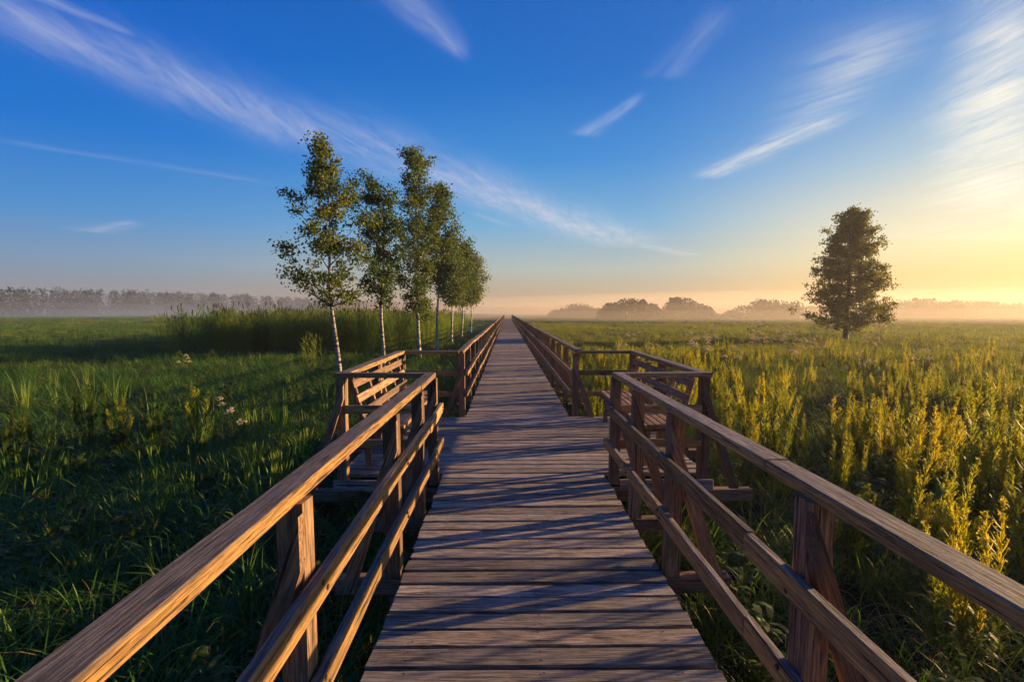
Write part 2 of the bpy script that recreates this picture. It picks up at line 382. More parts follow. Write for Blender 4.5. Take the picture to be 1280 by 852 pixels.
# joists and cross beams carrying the deck, piles below
posts_near = [-.95, .25, 1.62, 3.0, 3.87]
posts_far = [7.56 + 1.27 * i for i in range(84)]
for x in (XL + .18, cx, XR - .18):
    board('joist', bw, (x, Y0 - .1, -.045 - PT), (x, 8.0, -.045 - PT), .06, .085, 'post', 1, wav=.001)
    board('joist', bw, (x, 8.0, -.045 - PT), (x, 118, -.045 - PT), .06, .085, 'post', 1, near=False, wav=.001)
for y in posts_near + posts_far[1:]:
    zb = -PT - .05
    for x0, x1 in ((XL - .44, XL + .145), (XR - .145, XR + .44)):
        board('cross_beam', bw, (x0, y, zb - .001), (x1, y, zb - .001), .095, .095, 'post', y < 8 and 1 or 2, near=y < 8, wav=.001)
    for x in (XL - .05, XR + .05):
        board('pile', bw, (x, y, GZ - .25), (x, y, zb - .049), .1, .1, 'post', 1, near=False, up=(0, 1, 0))
for y in (BAY0 - .02, BAY1 - .06, (BAY0 + BAY1) / 2):
    board('cross_beam', bw, (BXL - .42, y, -PT - .151), (BXR + .42, y, -PT - .151), .095, .115, 'post', 1, wav=.001)
    for x in (BXL + .1, XL - .05, XR + .05, BXR - .1):
        board('pile', bw, (x, y, GZ - .25), (x, y, -PT - .21), .1, .1, 'post', 1, near=False, up=(0, 1, 0))
board('fascia', bw, (BXL, BAY0 - .10, -.068), (XL - .14, BAY0 - .10, -.068), .03, .11, 'deck', 3)
board('fascia', bw, (XR + .14, BAY0 - .10, -.068), (BXR, BAY0 - .10, -.068), .03, .11, 'deck', 3)

# ------------------------------------------------------------------ railings
TOPZ, TH = 1.055, .045
def brace(parent, x, y, s, near, z0=.985):
    """slanted prop on the near side of a post; s=+1 leans to +x. x: inner face of the post"""
    key = ('brace', s, near)
    if key not in _pool:
        # polygon in local X (up) / Z (outward): the prop's two long edges are parallel, its top is cut plumb
        up = Vector((-.342, 1.0)).normalized()          # (outward, z) unit going up
        ou = Vector((up.y, -up.x))                       # perpendicular, pointing outward
        pts = [Vector((.005, .985)), Vector((.003, .80)), Vector((.285, -.10)), Vector((.375, -.10))]
        V = []
        for yy in (-.022, .022):
            for q in pts: V.append((q.dot(up), yy, q.dot(ou)))
        F = [(0, 1, 2, 3), (7, 6, 5, 4)] + [(a, a + 4, (a + 1) % 4 + 4, (a + 1) % 4) for a in range(4)]
        _pool[key] = (mesh('brace', V, F, 'post'), up, ou)
    me, up, ou = _pool[key]
    o = link('brace', me, parent)
    X_ = Vector((s * up.x, 0, up.y)); Z_ = Vector((s * ou.x, 0, ou.y)); Y_ = Z_.cross(X_)
    m = Matrix((X_, Y_, Z_)).transposed().to_4x4(); m.translation = (x, y, 0); o.matrix_local = m
    return o
def bolt_mesh():
    V, F = [], []
    for x, r in ((0, .011), (.005, .0095)):
        for a in range(8): V.append((x, r * math.cos(a * math.pi / 4), r * math.sin(a * math.pi / 4)))
    for a in range(8): F.append((a, (a + 1) % 8, 8 + (a + 1) % 8, 8 + a))
    F.append(tuple(range(8, 16)))
    return mesh('bolt', V, F, 'screw')
def railing_side(name, label, s, xin, y0, y1, posts, joints, jit, near=True, group=None):
    """s=-1 left side, +1 right side; xin = inner face of the posts"""
    t_ = thing(name, label, 'railing', (xin, y0, 0), group)
    X0, YY = xin, y0
    rr = random.Random(int(y0 * 10) + s + 50)
    for i, y in enumerate(posts):
        pw = .09
        n_ = near or y < 20
        board('post', t_, (s * pw / 2, y - YY, -PT - .0), (s * (pw / 2 + .012) + rr.uniform(-.003, .003), y - YY, TOPZ - TH - .002), pw, pw, 'post', rr.randrange(3), near=n_, up=(0, 1, 0))
        brace(t_, 0 * s, y - YY - pw / 2 - .024, s, near)
    if near:
        for y in posts[1:]:
            for z in (.706, .361):
                for dz_ in (-.02, .02):
                    b_ = link('bolt', _pool.setdefault('bolt', bolt_mesh()) if 'bolt' not in _pool else _pool['bolt'], t_, (-s * .0405, y - YY + s * dz_ * .9 + rr.uniform(-.004, .004), z + dz_), (0, 0, math.pi if s > 0 else 0))
    # mid and low rails on the inner face
    for (zt, hh) in ((.75, .088), (.405, .088)):
        ys_ = joints
        for a, b in zip(ys_[:-1], ys_[1:]):
            ja, jb = rr.uniform(-jit, jit), rr.uniform(-jit, jit)
            board('rail', t_, (-s * .021, a - YY + .002, zt - hh / 2 + ja), (-s * .021, b - YY - .002, zt - hh / 2 + jb), .038, hh, 'rail', rr.randrange(4), near=near or a < 20, wav=.004 if near else .006)
    tops = joints
    hz = [TOPZ - TH / 2 + rr.uniform(-jit, jit) * (0 if near else 1) for _ in tops]
    for i, (a, b) in enumerate(zip(tops[:-1], tops[1:])):
        w_ = .102
        board('handrail', t_, (s * .083, a - YY + .0015, hz[i]), (s * .083 + rr.uniform(-.004, .004), b - YY - .0015, hz[i + 1]), w_, TH, 'rail', rr.randrange(4), near=near or a < 20, wav=.003 if near else .006)
    return t_
# the joints of the near handrails: short end board past y=3.9
railing_side('wooden_railing', 'nearest railing beside the dark green grass, its inner face glowing orange in the sun', -1, XL - .02, -1.2, 4.72, posts_near + [4.66], [-1.6, 3.92, 4.74], .006)
railing_side('wooden_railing', 'nearest railing beside the golden weeds, its inner face in shade and weathered grey on top', 1, XR + .025, -1.2, 4.72, posts_near + [4.66], [-1.6, 1.9, 4.74], .006)
jf = [7.5 + 2.54 * i for i in range(43)]
railing_side('wooden_railing', 'long railing beyond the bench with sunlit inner rails running past the birches to the horizon', -1, XL - .01, 7.5, 116, posts_far, jf, .012, False)
railing_side('wooden_railing', 'long shaded railing beyond the bench running beside the golden weeds to the horizon', 1, XR + .045, 7.5, 116, posts_far, jf, .012, False)

def bay(s, xin, xout, lab_r, lab_b):
    """railing round three sides of the bay, and the bench in it; s=-1 left, +1 right"""
    t_ = thing('bay_railing', lab_r, 'railing', (xout, (BAY0 + BAY1) / 2, 0))
    ox, oy = xout, (BAY0 + BAY1) / 2
    T = lambda x, y, z: (x - ox, y - oy, z)
    ya, yb = BAY0 - .03, BAY1 - .02
    # corner and middle posts at the outer side
    for i, y in enumerate((ya, (ya + yb) / 2 - .05, yb)):
        board('post', t_, T(xout - s * .05, y, -PT), T(xout - s * .05, y, TOPZ - TH - .004), .09, .09, 'post', i % 3, up=(0, 1, 0))
        brace(t_, -s * .09, y - oy - .07, s, True)
    # outer rails
    board('handrail', t_, T(xout - s * .05, ya + .06, TOPZ - TH / 2), T(xout - s * .05, yb - .06, TOPZ - TH / 2), .116, TH, 'rail', 2, wav=.004)
    # near and far cross rails
    for y, st in ((ya, 1), (yb, 0)):
        xi = xin + s * (.075 if st else .095)
        board('handrail', t_, T(xi, y, TOPZ - TH / 2 - .003), T(xout + s * .012, y, TOPZ - TH / 2 - .003), .11, TH, 'rail', 1, wav=.003)
        yy = y + (-.066 if st else .066)
        for zt in (.74, .40):
            board('rail', t_, T(xin + s * .095, yy, zt - .04), T(xout - s * .10, yy, zt - .04), .036, .08, 'rail', 0, wav=.003)
    # bench
    b_ = thing('bench', lab_b, 'bench', (xout - s * .35, oy, 0))
    bx = xout - s * .35
    U = lambda x, y, z: (x - bx, y - oy, z)
    y0, y1 = BAY0 + .20, BAY1 - .26
    seat_in, seat_out = xin + s * .43, xin + s * .83
    n = 5
    for i in range(n):
        x = seat_in + s * .035 + (seat_out - seat_in - s * .07) * i / (n - 1)
        board('seat_slat', b_, U(x, y0, .445), U(x, y1, .445 + random.uniform(-.002, .002)), .072, .032, 'bench', i % 3, wav=.002)
    board('seat_apron', b_, U(seat_in + s * .02, y0 + .06, .395), U(seat_in + s * .02, y1 - .06, .395), .028, .064, 'bench', 1)
    ns = 5
    lean = .16
    for i in range(ns):
        y = y0 + .10 + (y1 - y0 - .2) * i / (ns - 1)
        board('back_support', b_, U(seat_out + s * .012, y, .36), U(seat_out + s * (.012 + lean), y, .955), .036, .06, 'bench', i % 3, up=(1, 0, 0))
        if i in (0, 2, 4):
            board('leg', b_, U(seat_in + s * .06, y, .001), U(seat_in + s * .06, y, .36), .06, .045, 'bench', 1, up=(0, 1, 0))
            board('leg', b_, U(seat_out + s * .0, y, .001), U(seat_out + s * .0, y, .36), .06, .045, 'bench', 2, up=(0, 1, 0))
            board('seat_bearer', b_, U(seat_in + s * .05, y + .05, .395), U(seat_out + s * .04, y + .05, .395), .045, .06, 'bench', 2)
    for zc in (.60, .75, .905):
        x = seat_out + s * (.012 + lean * (zc - .36) / .595) - s * .046
        nrm = Vector((s * lean, 0, .595)).normalized()
        board('back_slat', b_, U(x, y0 - .04, zc), U(x, y1 + .04, zc), .024, .082, 'bench', int(zc * 10) % 3, wav=.003, up=tuple(nrm))
bay(-1, XL, BXL + .03, 'open three-sided railing enclosing the bench on the birch side', 'slatted wooden bench with sunlit orange backrest slats, facing away from the birches')
bay(1, XR, BXR - .03, 'dark shaded three-sided railing enclosing the bench on the golden weed side', 'slatted wooden bench seen against golden weeds, backrest slats in shade')

# ------------------------------------------------------------------ vegetation meshes
class Geo:
    def __init__(s): s.V = []; s.F = []; s.I = []
    def ribbon(s, pts, w, mat=0, side=None, tipw=.12, midw=1.0):
        """a blade along pts, w wide at mid, pointed"""
        n = len(pts); b = len(s.V)
        for i, p in enumerate(pts):
            p = Vector(p); d = (Vector(pts[min(i + 1, n - 1)]) - Vector(pts[max(i - 1, 0)]))
            if side is None:
                sd_ = d.cross(Vector((0, 0, 1)))
                sd_ = sd_.normalized() if sd_.length > 1e-5 else Vector((1, 0, 0))
            else: sd_ = side
            f = i / (n - 1); ww = w * .5 * (.55 + .45 * math.sin(min(f * 2.2, 1.57)) if f < .55 else max(tipw, (1 - f) / .45) ** .8)
            s.V += [tuple(p - sd_ * ww), tuple(p + sd_ * ww)]
        for i in range(n - 1):
            a = b + 2 * i; s.F.append((a, a + 1, a + 3, a + 2)); s.I.append(mat)
    def quad(s, c, u, v, mat=0):
        b = len(s.V); s.V += [tuple(c - u * .5), tuple(c + v * .5 + u * .05), tuple(c + u * .5), tuple(c - v * .5 + u * .05)]
        s.F.append((b, b + 1, b + 2, b + 3)); s.I.append(mat)
    def tube(s, pts, rad, mat=0, k=4):
        b = len(s.V); n = len(pts)
        for i, p in enumerate(pts):
            p = Vector(p); d = (Vector(pts[min(i + 1, n - 1)]) - Vector(pts[max(i - 1, 0)])).normalized()
            a = d.cross(Vector((.31, .95, .1))).normalized(); c = d.cross(a)
            r = rad[i] if hasattr(rad, '__len__') else rad * (1 - .7 * i / (n - 1))
            for j in range(k):
                th = 2 * math.pi * j / k; s.V.append(tuple(p + a * math.cos(th) * r + c * math.sin(th) * r))
        for i in range(n - 1):
            for j in range(k):
                s.F.append((b + i * k + j, b + i * k + (j + 1) % k, b + (i + 1) * k + (j + 1) % k, b + (i + 1) * k + j)); s.I.append(mat)
    def build(s, name, mats, smooth=True):
        me = mesh(name, s.V, s.F, mats, smooth)
        me.polygons.foreach_set('material_index', s.I); me.update()
        return me
def rdir(rg, up=0.0):
    a = rg.uniform(0, 2 * math.pi); return Vector((math.cos(a), math.sin(a), up))
def arch(rg, base, L, lean, droop, n=6, dirv=None):
    """points of a blade that rises and arches over"""
    d = dirv or rdir(rg); p = Vector(base); pts = [p.copy()]; ang = lean
    for i in range(n):
        ang += droop * (i + 1) / n
        p = p + (Vector((0, 0, 1)) * math.cos(ang) + d * math.sin(ang)) * (L / n); pts.append(p.copy())
    return pts
def tuft(seed, n, L0, L1, w, rad, mats, droop=(.15, .55), straw=.06, seg=6, lean=(.05, .5)):
    rg = random.Random(seed); g = Geo()
    for i in range(n):
        d = rdir(rg); b = Vector((rg.uniform(-1, 1) * rad, rg.uniform(-1, 1) * rad, -.03))
        m_ = 1 if rg.random() < straw else 0
        g.ribbon(arch(rg, b, rg.uniform(L0, L1), rg.uniform(*lean), rg.uniform(*droop), seg, d), w * rg.uniform(.6, 1.3), m_)
    return g.build('grass_tuft', mats)
def goldenrod(seed, nst, H, spread=.22, gold=0.55, mats=('gold', 'goldleaf')):
    rg = random.Random(seed); g = Geo()
    for k in range(nst):
        b = rdir(rg) * rg.uniform(0, spread * .5); d = rdir(rg); h = H * rg.uniform(.55, 1.06)
        pts = arch(rg, (b.x, b.y, -.03), h, rg.uniform(0, .10), rg.uniform(-.01, .05), 7, d)
        g.tube(pts, .004, 1, 3)
        def at(f):
            q = f * 7; i = min(int(q), 6); return pts[i].lerp(pts[i + 1], q - i)
        for i in range(34):                                 # leaves below
            f = rg.uniform(.12, 1 - gold * .8); dd = rdir(rg, rg.uniform(.3, 1.1)).normalized(); l = rg.uniform(.05, .10) * (1.1 - .5 * f)
            p = at(f); g.ribbon([p, p + dd * l * .5 + Vector((0, 0, .008)), p + dd * l], .015, 1)
        for i in range(80):                                 # feathery spire of short ascending sprigs
            f = 1 - gold * rg.random() ** 1.1; top = (1 - f) / gold
            l = (.016 + .068 * math.sin(min(1, top * 1.1) * 2.3)) * rg.uniform(.4, 1.35)
            dd = rdir(rg, rg.uniform(1.1, 2.2)).normalized(); p = at(f)
            q1, q2 = p + dd * l * .55, p + dd * l + Vector((0, 0, l * .15))
            mt = 0 if top < .72 or rg.random() < .4 else 1
            g.ribbon([p, q1, q2], .010, mt)
            for j in range(3):
                c = p.lerp(q2, rg.uniform(.35, 1.05)) + rdir(rg) * .007
                g.quad(c, rdir(rg, rg.uniform(.4, 1.5)).normalized() * .017, rdir(rg, .2) * .009, mt)
    return g.build('goldenrod_plant', mats)
def reed(seed, nst, H):
    rg = random.Random(seed); g = Geo()
    for k in range(nst):
        b = rdir(rg) * rg.uniform(0, .55); d = rdir(rg); h = H * rg.uniform(.75, 1.05)
        pts = arch(rg, (b.x, b.y, -.05), h, rg.uniform(0, .06), rg.uniform(0, .07), 6, d)
        g.tube(pts, .007, 0, 3)
        for i in range(15):
            f = .06 + .86 * i / 15 + rg.uniform(-.03, .03); q = f * 6; j = int(q); p = pts[j].lerp(pts[min(j + 1, 6)], q - j)
            g.ribbon(arch(rg, p, rg.uniform(.35, .65), rg.uniform(.3, .7), rg.uniform(.2, .75), 4), rg.uniform(.02, .034), 0)
        if rg.random() < .15:
            tp = pts[-1]; sw = rdir(rg)
            for i in range(16):
                dd = (sw * rg.uniform(.1, .6) + Vector((rg.uniform(-.25, .25), rg.uniform(-.25, .25), rg.uniform(.5, 1.2)))).normalized()
                g.ribbon([tp + Vector((0, 0, -.12 + .012 * i)), tp + Vector((0, 0, -.10 + .012 * i)) + dd * .10, tp + dd * .19 + Vector((0, 0, -.1 + .01 * i))], .016, 1)
    return g.build('reed_clump', ['reed', 'plume'])

def scatter(name, label, variants, pts, rotz, scl, seed=0, tilt=.12, parent_kind='stuff'):
    """one object that repeats the variant meshes at many points"""
    col = bpy.data.collections.new(name + '_variants')
    for i, me in enumerate(variants):
        o = bpy.data.objects.new(name + '_variant', me); col.objects.link(o)
    me = bpy.data.meshes.new(name); me.vertices.add(len(pts)); me.vertices.foreach_set('co', np.asarray(pts, np.float32).ravel())
    rg = np.random.RandomState(seed); n = len(pts)
    a = me.attributes.new('rot', 'FLOAT_VECTOR', 'POINT')
    rv = np.stack([rg.normal(0, tilt, n), rg.normal(0, tilt, n), rotz], 1).astype(np.float32); a.data.foreach_set('vector', rv.ravel())
    a = me.attributes.new('scl', 'FLOAT', 'POINT'); a.data.foreach_set('value', np.asarray(scl, np.float32))
    for mm in variants[0].materials: me.materials.append(mm)
    o = bpy.data.objects.new(name, me); C.objects.link(o); tag(o, label, kind=parent_kind)
    ng = bpy.data.node_groups.new(name, 'GeometryNodeTree')
    ng.interface.new_socket('Geometry', in_out='INPUT', socket_type='NodeSocketGeometry'); ng.interface.new_socket('Geometry', in_out='OUTPUT', socket_type='NodeSocketGeometry')
    N = ng.nodes; gi, go = N.new('NodeGroupInput'), N.new('NodeGroupOutput')
    ci = N.new('GeometryNodeCollectionInfo'); ci.inputs[0].default_value = col; ci.inputs[1].default_value = True; ci.inputs[2].default_value = True
    ip = N.new('GeometryNodeInstanceOnPoints'); ip.inputs['Pick Instance'].default_value = True
    ri = N.new('FunctionNodeRandomValue'); ri.data_type = 'INT'; ri.inputs[4].default_value = 0; ri.inputs[5].default_value = len(variants) - 1; ri.inputs['Seed'].default_value = seed
    ar = N.new('GeometryNodeInputNamedAttribute'); ar.data_type = 'FLOAT_VECTOR'; ar.inputs[0].default_value = 'rot'
    asz = N.new('GeometryNodeInputNamedAttribute'); asz.data_type = 'FLOAT'; asz.inputs[0].default_value = 'scl'
    e2r = N.new('FunctionNodeEulerToRotation')
    L_ = ng.links.new
    L_(gi.outputs[0], ip.inputs['Points']); L_(ci.outputs[0], ip.inputs['Instance']); L_(ri.outputs[2], ip.inputs['Instance Index'])
    L_(ar.outputs[0], e2r.inputs[0]); L_(e2r.outputs[0], ip.inputs['Rotation']); L_(asz.outputs[0], ip.inputs['Scale']); L_(ip.outputs[0], go.inputs[0])
    md = o.modifiers.new('scatter', 'NODES'); md.node_group = ng
    return o
def field(seed, y0, y1, xa, xb, dens, keep=None):
    """random points between y0 and y1, xa(y)..xb(y), on the ground; thinned by keep(x, y) -> probability"""
    rg = np.random.RandomState(seed)
    lo, hi = min(xa(y0), xa(y1)), max(xb(y0), xb(y1))
    n = int((hi - lo) * (y1 - y0) * dens)
    x = rg.uniform(lo, hi, n); y = rg.uniform(y0, y1, n)
    ok = (x > np.vectorize(xa)(y)) & (x < np.vectorize(xb)(y))
    ok &= ~((x > XL - .02) & (x < XR + .02)) & ~((x > BXL - .1) & (x < BXR + .1) & (y > BAY0 - .15) & (y < BAY1 + .1))
    if keep is not None: ok &= rg.uniform(0, 1, n) < keep(x, y)
    x, y = x[ok], y[ok]
    return np.stack([x, y, gheight(x, y)], 1), rg
def sown(name, label, variants, spec, s0, s1, keep=None, tilt=.1):
    P_, Rz, Sc = [], [], []
    for i, (y0, y1, xa, xb, dens, mul) in enumerate(spec):
        p, rg = field(hash_(name) + i, y0, y1, xa, xb, dens, keep)
        P_.append(p); Rz.append(rg.uniform(0, 6.28, len(p))); Sc.append(rg.uniform(s0, s1, len(p)) * mul)
    P_, Rz, Sc = np.concatenate(P_), np.concatenate(Rz), np.concatenate(Sc)
    return scatter(name, label, variants, P_, Rz, Sc, hash_(name), tilt)
def hash_(s): return sum((i + 1) * ord(c) for i, c in enumerate(s)) % 9973
wide = lambda y: 1.15 * max(y, 0) + 4

# -- long sedge close to the boardwalk
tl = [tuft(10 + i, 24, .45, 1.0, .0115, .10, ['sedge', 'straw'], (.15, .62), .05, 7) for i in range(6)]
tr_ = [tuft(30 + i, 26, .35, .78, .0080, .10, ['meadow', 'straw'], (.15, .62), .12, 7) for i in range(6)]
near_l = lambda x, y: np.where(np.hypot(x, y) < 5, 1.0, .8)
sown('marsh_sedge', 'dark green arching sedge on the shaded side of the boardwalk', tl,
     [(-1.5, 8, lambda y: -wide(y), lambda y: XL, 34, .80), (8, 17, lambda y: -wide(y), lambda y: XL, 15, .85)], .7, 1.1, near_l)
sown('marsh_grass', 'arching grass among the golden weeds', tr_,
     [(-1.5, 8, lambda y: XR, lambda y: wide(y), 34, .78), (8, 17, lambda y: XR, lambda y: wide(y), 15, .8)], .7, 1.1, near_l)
# -- meadow farther out, coarser patches
pm = [tuft(50 + i, 110, .28, .60, .016, .55, ['meadow', 'straw'], (.1, .6), .10, 4) for i in range(5)]
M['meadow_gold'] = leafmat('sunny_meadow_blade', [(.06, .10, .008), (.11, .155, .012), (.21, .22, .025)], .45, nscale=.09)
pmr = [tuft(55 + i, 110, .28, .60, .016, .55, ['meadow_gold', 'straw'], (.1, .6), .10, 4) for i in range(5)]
pd = [tuft(60 + i, 110, .28, .60, .016, .55, ['sedge', 'straw'], (.1, .6), .04, 4) for i in range(5)]
streak = lambda x, y: np.clip(.55 + .6 * np.sin(x * .05 + y * .23 + 1.3 * np.sin(x * .021)) + .2 * np.sin(x * .31 + y * .7), .12, 1)
rb = lambda x, y: (x < -2.5) & (x > -17 - .30 * (y - 20)) & (y > 25.5)       # the reed bed's ground
sown('meadow_left', 'mown meadow grass between the boardwalk and the reeds', pm,
     [(16, 34, lambda y: -wide(y), lambda y: XL, 2.6, .72), (34, 80, lambda y: -wide(y), lambda y: XL, .8, .8)], .6, 1.1, lambda x, y: np.where(rb(x, y), .1, streak(x, y)))
sown('sedge_patches', 'darker sedge patches in the left meadow', pd,
     [(7, 34, lambda y: -wide(y), lambda y: XL, 1.8, .95), (34, 90, lambda y: -wide(y), lambda y: XL, .35, 1.1)], .6, 1.1, lambda x, y: np.where(rb(x, y), .1, 1.1 - streak(x, y)))
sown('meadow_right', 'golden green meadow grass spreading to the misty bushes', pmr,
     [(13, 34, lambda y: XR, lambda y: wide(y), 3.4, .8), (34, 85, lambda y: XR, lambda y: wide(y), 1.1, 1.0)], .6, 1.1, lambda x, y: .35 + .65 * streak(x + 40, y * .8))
M['dry'] = leafmat('dry_grass', [(.075, .05, .018), (.11, .075, .026), (.15, .11, .035)], .4)
pb = [tuft(85 + i, 110, .25, .55, .014, .55, ['dry', 'meadow'], (.1, .6), .35, 4) for i in range(3)]
sown('dry_grass', 'patches of dry brown grass in the right meadow', pb,
     [(10, 34, lambda y: XR, lambda y: wide(y), 1.5, .85), (34, 85, lambda y: XR, lambda y: wide(y), .5, .95)], .6, 1.1, lambda x, y: np.clip(1.15 - 1.5 * streak(x + 40, y * .8), .05, 1))
pf = [tuft(70 + i, 170, .35, .8, .045, 2.2, ['meadow', 'straw'], (.1, .6), .10, 3) for i in range(4)]
sown('far_meadow', 'far meadow grass fading into the mist', pf,
     [(85, 200, lambda y: -wide(y), lambda y: wide(y), .10, .9), (200, 420, lambda y: -wide(y), lambda y: wide(y), .02, 1.4)], .6, 1.1, streak)

# -- low leafy weeds between the grass
def leafy(seed, H):
    rg = random.Random(seed); g = Geo()
    for k in range(4):
        b = rdir(rg) * rg.uniform(0, .12); pts = arch(rg, (b.x, b.y, -.03), H * rg.uniform(.6, 1.05), rg.uniform(0, .2), rg.uniform(0, .12), 6)
        g.tube(pts, .005, 0, 3)
        for i in range(16):
            q = rg.uniform(.6, 5.9); p = pts[int(q)].lerp(pts[int(q) + 1], q % 1); d = rdir(rg, rg.uniform(-.1, .6)).normalized(); l = rg.uniform(.07, .13)
            g.ribbon([p, p + d * l * .4 + Vector((0, 0, .012)), p + d * l * .75 + Vector((0, 0, .004)), p + d * l - Vector((0, 0, .02))], .045, 0)
    return g.build('leafy_weed', ['goldleaf'])
lv = [leafy(90 + i, .62) for i in range(4)]
sown('leafy_weeds', 'low leafy green weeds between the grasses', lv,
     [(1.5, 9, lambda y: -wide(y), lambda y: wide(y), 3.6, 1.05), (9, 22, lambda y: -wide(y), lambda y: wide(y), 1.1, 1.05)], .6, 1.1,
     lambda x, y: np.clip(.4 + .8 * np.sin(x * 1.1 + 1.5 * np.sin(y * .7)) * np.sin(y * .8), .03, 1))
# -- goldenrod: individuals near the boardwalk, one sown stand beyond
gv = [goldenrod(100 + i, [8, 11, 13, 7, 12, 9, 15][i], [1.0, 1.15, 1.05, .9, 1.2, 1.1, 1.0][i], [.28, .36, .44, .26, .42, .32, .52][i]) for i in range(7)]
rg = random.Random(11); spots = []
hand = [(2.75, 2.75, .95), (3.15, 3.5, 1.0), (3.75, 4.25, 1.12), (3.5, 4.9, 1.0), (4.5, 4.3, 1.22), (4.7, 4.6, 1.25), (4.4, 6.3, 1.15), (4.3, 7.4, 1.15), (5.1, 5.6, 1.1), (3.6, 6.8, 1.1), (3.3, 5.9, .95),
        (4.1, 3.5, 1.15), (4.9, 3.9, 1.2), (5.6, 4.9, 1.15), (2.9, 3.9, .75), (5.3, 6.7, 1.15), (3.0, 8.2, 1.1), (2.3, 8.4, .95), (1.6, 8.6, .9), (2.1, 9.4, 1.0)]
for (x, y, s) in hand: spots.append((x, y, s))
tries = 0
while len(spots) < 236 and tries < 20000:
    tries += 1
    y = rg.uniform(2.6, 21); x = rg.uniform(1.5, 1.12 * y + 2.5)
    if y < 8 and x < 3.1 + .1 * abs(y - 5): continue
    if BAY0 - .3 < y < BAY1 + .3 and x < 2.9: continue
    cl = math.sin(x * 1.1 + 2.1 * math.sin(y * .5)) + math.sin(y * .9 + x * .4)
    if cl < rg.uniform(-1.2, .7): continue
    if any((x - a) ** 2 + (y - b) ** 2 < .10 for a, b, _ in spots): continue
    spots.append((x, y, rg.uniform(.55, 1.15) * (1.0 if y < 12 else .92)))
glab = {(2.75, 2.75): 'low spreading golden weed right behind the handrail, nearest of all the golden weeds', (3.15, 3.5): 'golden weed clump behind the nearest one, beside the handrail',
        (4.5, 4.3): 'tallest bright golden weed clump, well out from the railing beside the broad green leaf', (1.6, 8.6): 'golden weed seen through the far side of the bench railing, close to the deck'}
for (x, y, s) in spots:
    o = link('goldenrod', rg.choice(gv), None, (x, y, float(gheight(x, y))), (rg.uniform(-.15, .15), rg.uniform(-.15, .15), rg.uniform(0, 6.28)), s)
    tag(o, (glab[(x, y)] if (x, y) in glab else 'tall feathery golden weed, one of the many alike standing in the sunny meadow'), 'plant', 'golden weeds on the sunny side')
glv = [goldenrod(110 + i, 11, 1.1, .5, .5, ('goldleaf', 'goldleaf')) for i in range(3)] + [goldenrod(115, 8, 1.1, .3, .5)]
gl = [(-6.3, 7.2, 1.12, 'pointed feathery weed, tallest of the yellow-green clump in the dark grass'), (-5.65, 7.0, .92, 'feathery weed with the brightest yellow tip in the dark grass'),
      (-6.7, 6.5, .95, 'yellow-green weed, outermost of the clump in the dark grass'), (-5.25, 7.1, .9, 'slim green weed between the yellow-tipped weed and the reddish one'),
      (-4.95, 7.6, 1.0, 'reddish-tipped slim weed beside the white flower heads')]
for (x, y, s, lab) in gl:
    tag(link('goldenrod', (glv[3] if 'brightest' in lab or 'reddish-tipped' in lab else rg.choice(glv[:3])), None, (x, y, float(gheight(x, y))), (0, 0, rg.uniform(0, 6)), s), lab, 'plant', 'feathery weeds in the dark grass')
gfar = [goldenrod(120 + i, 5, 1.0, .5) for i in range(3)]
sown('goldenrod_stand', 'feathery golden weeds farther out in the right meadow', gfar,
     [(8, 21, lambda y: XR + .5, lambda y: wide(y), .75, .85), (21, 34, lambda y: XR, lambda y: wide(y), .35, .8), (34, 60, lambda y: XR, lambda y: wide(y), .06, .9)], .65, 1.1,
     lambda x, y: np.clip(.35 + .9 * np.sin(x * .33 + 1.7 * np.sin(y * .21)) * np.sin(y * .4 + x * .1) + np.where(y < 34, .1, -.1), 0, 1))

# -- reeds
rv = [reed(140 + i, 13, 2.5) for i in range(5)]
sown('reed_bed', 'tall dense reed bed with brown plumes behind the birches', rv,
     [(25.5, 32, lambda y: -17.5 - .35 * (y - 25), lambda y: -4.7, 2.9, 1.0), (32, 62, lambda y: -20, lambda y: -4.9, 1.3, 1.0)], .72, 1.08,
     lambda x, y: np.clip((x + 18 + .3 * (y - 25)) * .35, .12, 1) * np.where(x > -7, np.clip((y - 24) / 9, .25, 1), 1), .04)
for (x, y, s, lab) in [(-19.2, 27, .95, 'loose reed clump at the outer end of the reed bed'), (-17.2, 24.5, .82, 'reed clump standing alone in front of the reed bed'), (-20.5, 29.5, .9, 'farthest out reed clump, separate from the bed'),
                       (-6.9, 17.0, .62, 'short pale reed clump in the grass before the first birch')]:
    tag(link('reed_clump', rv[int(abs(x * 3)) % 5], None, (x, y, float(gheight(x, y))), (0, 0, x), s), lab, 'reed', 'reed clumps beside the reed bed')
# upright cattail blades in the dark grass
def cattail(seed, n, H):
    rg = random.Random(seed); g = Geo()
    for i in range(n):
        b = rdir(rg) * rg.uniform(0, .16)
        g.ribbon(arch(rg, (b.x, b.y, -.03), H * rg.uniform(.6, 1.05), rg.uniform(.02, .16), rg.uniform(0, .10), 6), .017, 0, side=rdir(rg))
    return g.build('cattail', ['reed'])
cv = [cattail(160 + i, 12, 1.05) for i in range(4)]
rg = random.Random(21)
for i in range(46):
    y = rg.uniform(4.5, 13); x = -y * rg.uniform(.28, .95) - .8
    if i < 5: x, y = [(-1.75, 3.1), (-2.5, 3.4), (-3.3, 4.0), (-1.3, 4.1), (-2.9, 5.2)][i]
    o = link('cattail', cv[i % 4], None, (x, y, float(gheight(x, y))), (rg.uniform(-.12, .12), rg.uniform(-.12, .12), rg.uniform(0, 6)), rg.uniform(.55, 1.05) * (.8 if i < 5 else 1))
    tag(o, 'clump of straight upright leaf blades standing in the dark grass', 'plant', 'upright blade clumps in the dark grass')
